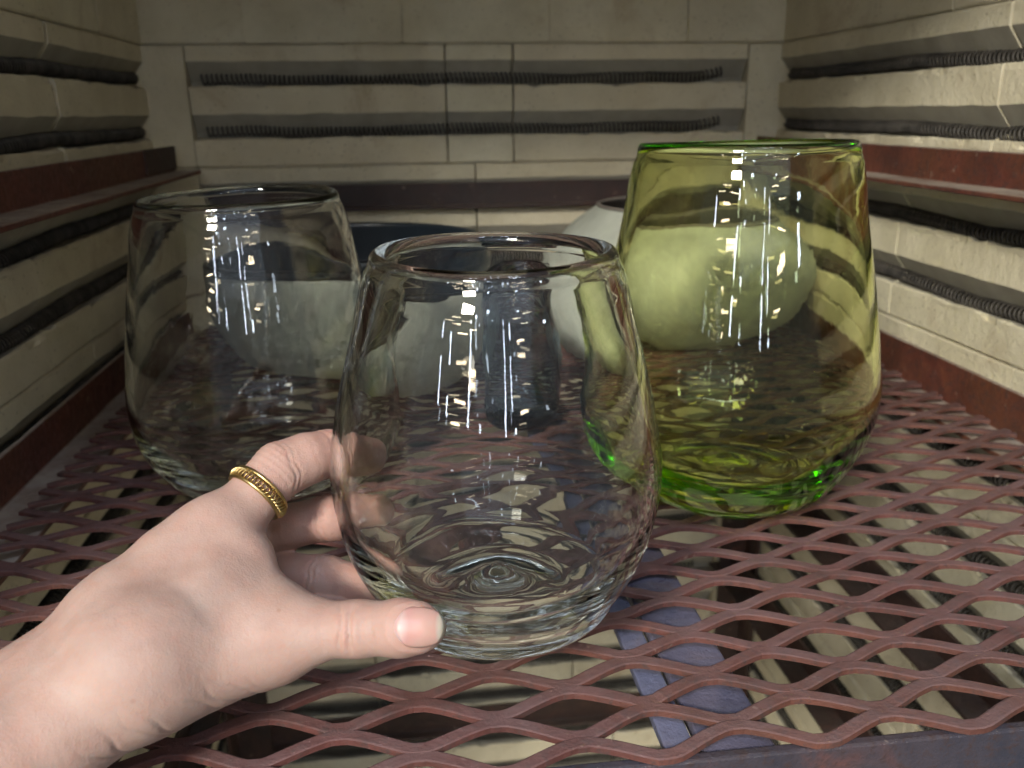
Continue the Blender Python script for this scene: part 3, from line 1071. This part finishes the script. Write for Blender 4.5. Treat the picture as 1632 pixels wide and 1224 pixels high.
# irregular low relief and a few raised veins / tendons on the back of the hand
for kx, ky, kz, ph, am in ((130, 90, 60, 0.3, 0.00022), (70, 160, 110, 1.7, 0.00018), (210, 60, 180, 2.9, 0.00012), (330, 280, 120, 0.9, 0.00008)):
    disp += am * np.sin(kx * HV[:, 0] + ky * HV[:, 1] + ph) * np.sin(kz * HV[:, 2] + 1.3 * ph + 90 * HV[:, 0])
for pa, pb, am, wd in (((-0.118, 0.186, 0.040), (-0.072, 0.222, 0.060), 0.00040, 0.0022), ((-0.090, 0.196, 0.052), (-0.052, 0.213, 0.050), 0.00035, 0.0020)):
    pa, pb = np.array(pa), np.array(pb)
    tt = np.clip(((HV - pa) @ (pb - pa)) / ((pb - pa) @ (pb - pa)), 0, 1)
    dd = np.linalg.norm(HV - (pa + tt[:, None] * (pb - pa)) - HN * 0.0, axis=1)
    disp += am * np.exp(-np.clip(dd - 0.006, 0, 1) ** 2 / wd ** 2) * np.sin(PI * tt)
for jn, am in (('i_pip', 0.30), ('i_mcp', 0.22), ('t_ip', 0.22)):
    flush = np.maximum(flush, am * np.exp(-np.sum((HV - JT[jn][:3]) ** 2, 1) / 0.0115 ** 2))
HV2 = HV + HN * disp[:, None]
person = mesh_obj('person', HV2, HF, M_SKIN, None, smooth=True)
att = person.data.attributes.new('flush', 'FLOAT', 'POINT')
att.data.foreach_set('value', flush.astype(np.float32))
tag(person, 'bare left hand and forearm gripping the front clear tumbler', 'hand')

# thumbnail
nu, nv = 26, 22
V, UV = [], []
for i in range(nu):
    for k in range(nv):
        a = -1 + 2 * i / (nu - 1)
        b = -1 + 2 * k / (nv - 1)
        # map the square to a rounded nail outline
        wv = 0.0053 * (1 - 0.30 * max(0.0, a) ** 3 - 0.22 * max(0.0, -a) ** 3)
        u = 0.0058 * a - (0.0015 * b * b if a > 0 else -0.0019 * b * b) * abs(a)
        p = nail_c + na * u + nb * (wv * b) + nn * 0.016
        V.append(p)
        UV.append(((a + 1) / 2, (b + 1) / 2))
V = np.array(V)
for _ in range(30):
    d = chain_sdf(V, 'thumb')
    V = V - nn * (d * 0.7)[:, None]
UV = np.array(UV)
g = grad(lambda P: chain_sdf(P, 'thumb'), V)
arch = 0.00045 - 0.0008 * np.abs(UV[:, 1] - 0.5) ** 2 * 2 - 0.00075 * np.clip(0.12 - UV[:, 0], 0, 1) / 0.12 + 0.0005 * np.clip(UV[:, 0] - 0.8, 0, 1) / 0.2
V1 = V + g * arch[:, None]
V0 = V + g * (arch - 0.0006)[:, None]
F = []
N = nu * nv
for i in range(nu - 1):
    for k in range(nv - 1):
        a = i * nv + k
        F.append((a, a + nv, a + nv + 1, a + 1))
        F.append((N + a, N + a + 1, N + a + nv + 1, N + a + nv))
ring = [k for k in range(nv)] + [i * nv + nv - 1 for i in range(1, nu)] + [(nu - 1) * nv + k for k in range(nv - 2, -1, -1)] + [i * nv for i in range(nu - 2, 0, -1)]
for a, b in zip(ring, ring[1:] + ring[:1]):
    F.append((a, b, N + b, N + a))
nail = mesh_obj('thumbnail', np.concatenate([V1, V0]), F, M_NAIL, person, smooth=True, uv=np.concatenate([UV, UV]))

# gold finger ring on the index finger
a, b = JT['i_mcp'][:3], JT['i_pip'][:3]
rc = a + (b - a) * 0.66
rax = (b - a) / np.linalg.norm(b - a)
rr = (JT['i_mcp'][3] + (JT['i_pip'][3] - JT['i_mcp'][3]) * 0.66) + 0.0006
ro = empty('finger_ring', rc)
tag(ro, 'gold ring with braided rope pattern worn on the index finger', 'ring')
ro.rotation_euler = Vector(rax).to_track_quat('Z', 'Y').to_euler()


def torus(name, R, r, z, seg=96, sides=10, twist=None):
    V, F = [], []
    for i in range(seg):
        t = 2 * PI * i / seg
        for s_ in range(sides):
            p = 2 * PI * s_ / sides
            rr_ = r
            V.append(((R + rr_ * math.cos(p)) * math.cos(t), (R + rr_ * math.cos(p)) * math.sin(t), z + rr_ * math.sin(p)))
    for i in range(seg):
        for s_ in range(sides):
            i2, s2 = (i + 1) % seg, (s_ + 1) % sides
            F.append((i * sides + s_, i2 * sides + s_, i2 * sides + s2, i * sides + s2))
    return mesh_obj(name, V, F, M_GOLD, ro, smooth=True)


torus('band', rr, 0.00062, -0.00185)
torus('band', rr, 0.00062, 0.00185)
for ph in (0, PI):
    V, F = [], []
    seg, sides = 360, 8
    for i in range(seg):
        t = 2 * PI * i / seg
        tw = 22 * t + ph
        cr, czz = rr + 0.0003 + 0.0006 * math.cos(tw), 0.00115 * math.sin(tw)
        for s_ in range(sides):
            p = 2 * PI * s_ / sides
            V.append(((cr + 0.00045 * math.cos(p)) * math.cos(t), (cr + 0.00045 * math.cos(p)) * math.sin(t), czz + 0.00045 * math.sin(p)))
    for i in range(seg):
        for s_ in range(sides):
            i2, s2 = (i + 1) % seg, (s_ + 1) % sides
            F.append((i * sides + s_, i2 * sides + s_, i2 * sides + s2, i * sides + s2))
    mesh_obj('rope_strand', V, F, M_GOLD, ro, smooth=True)
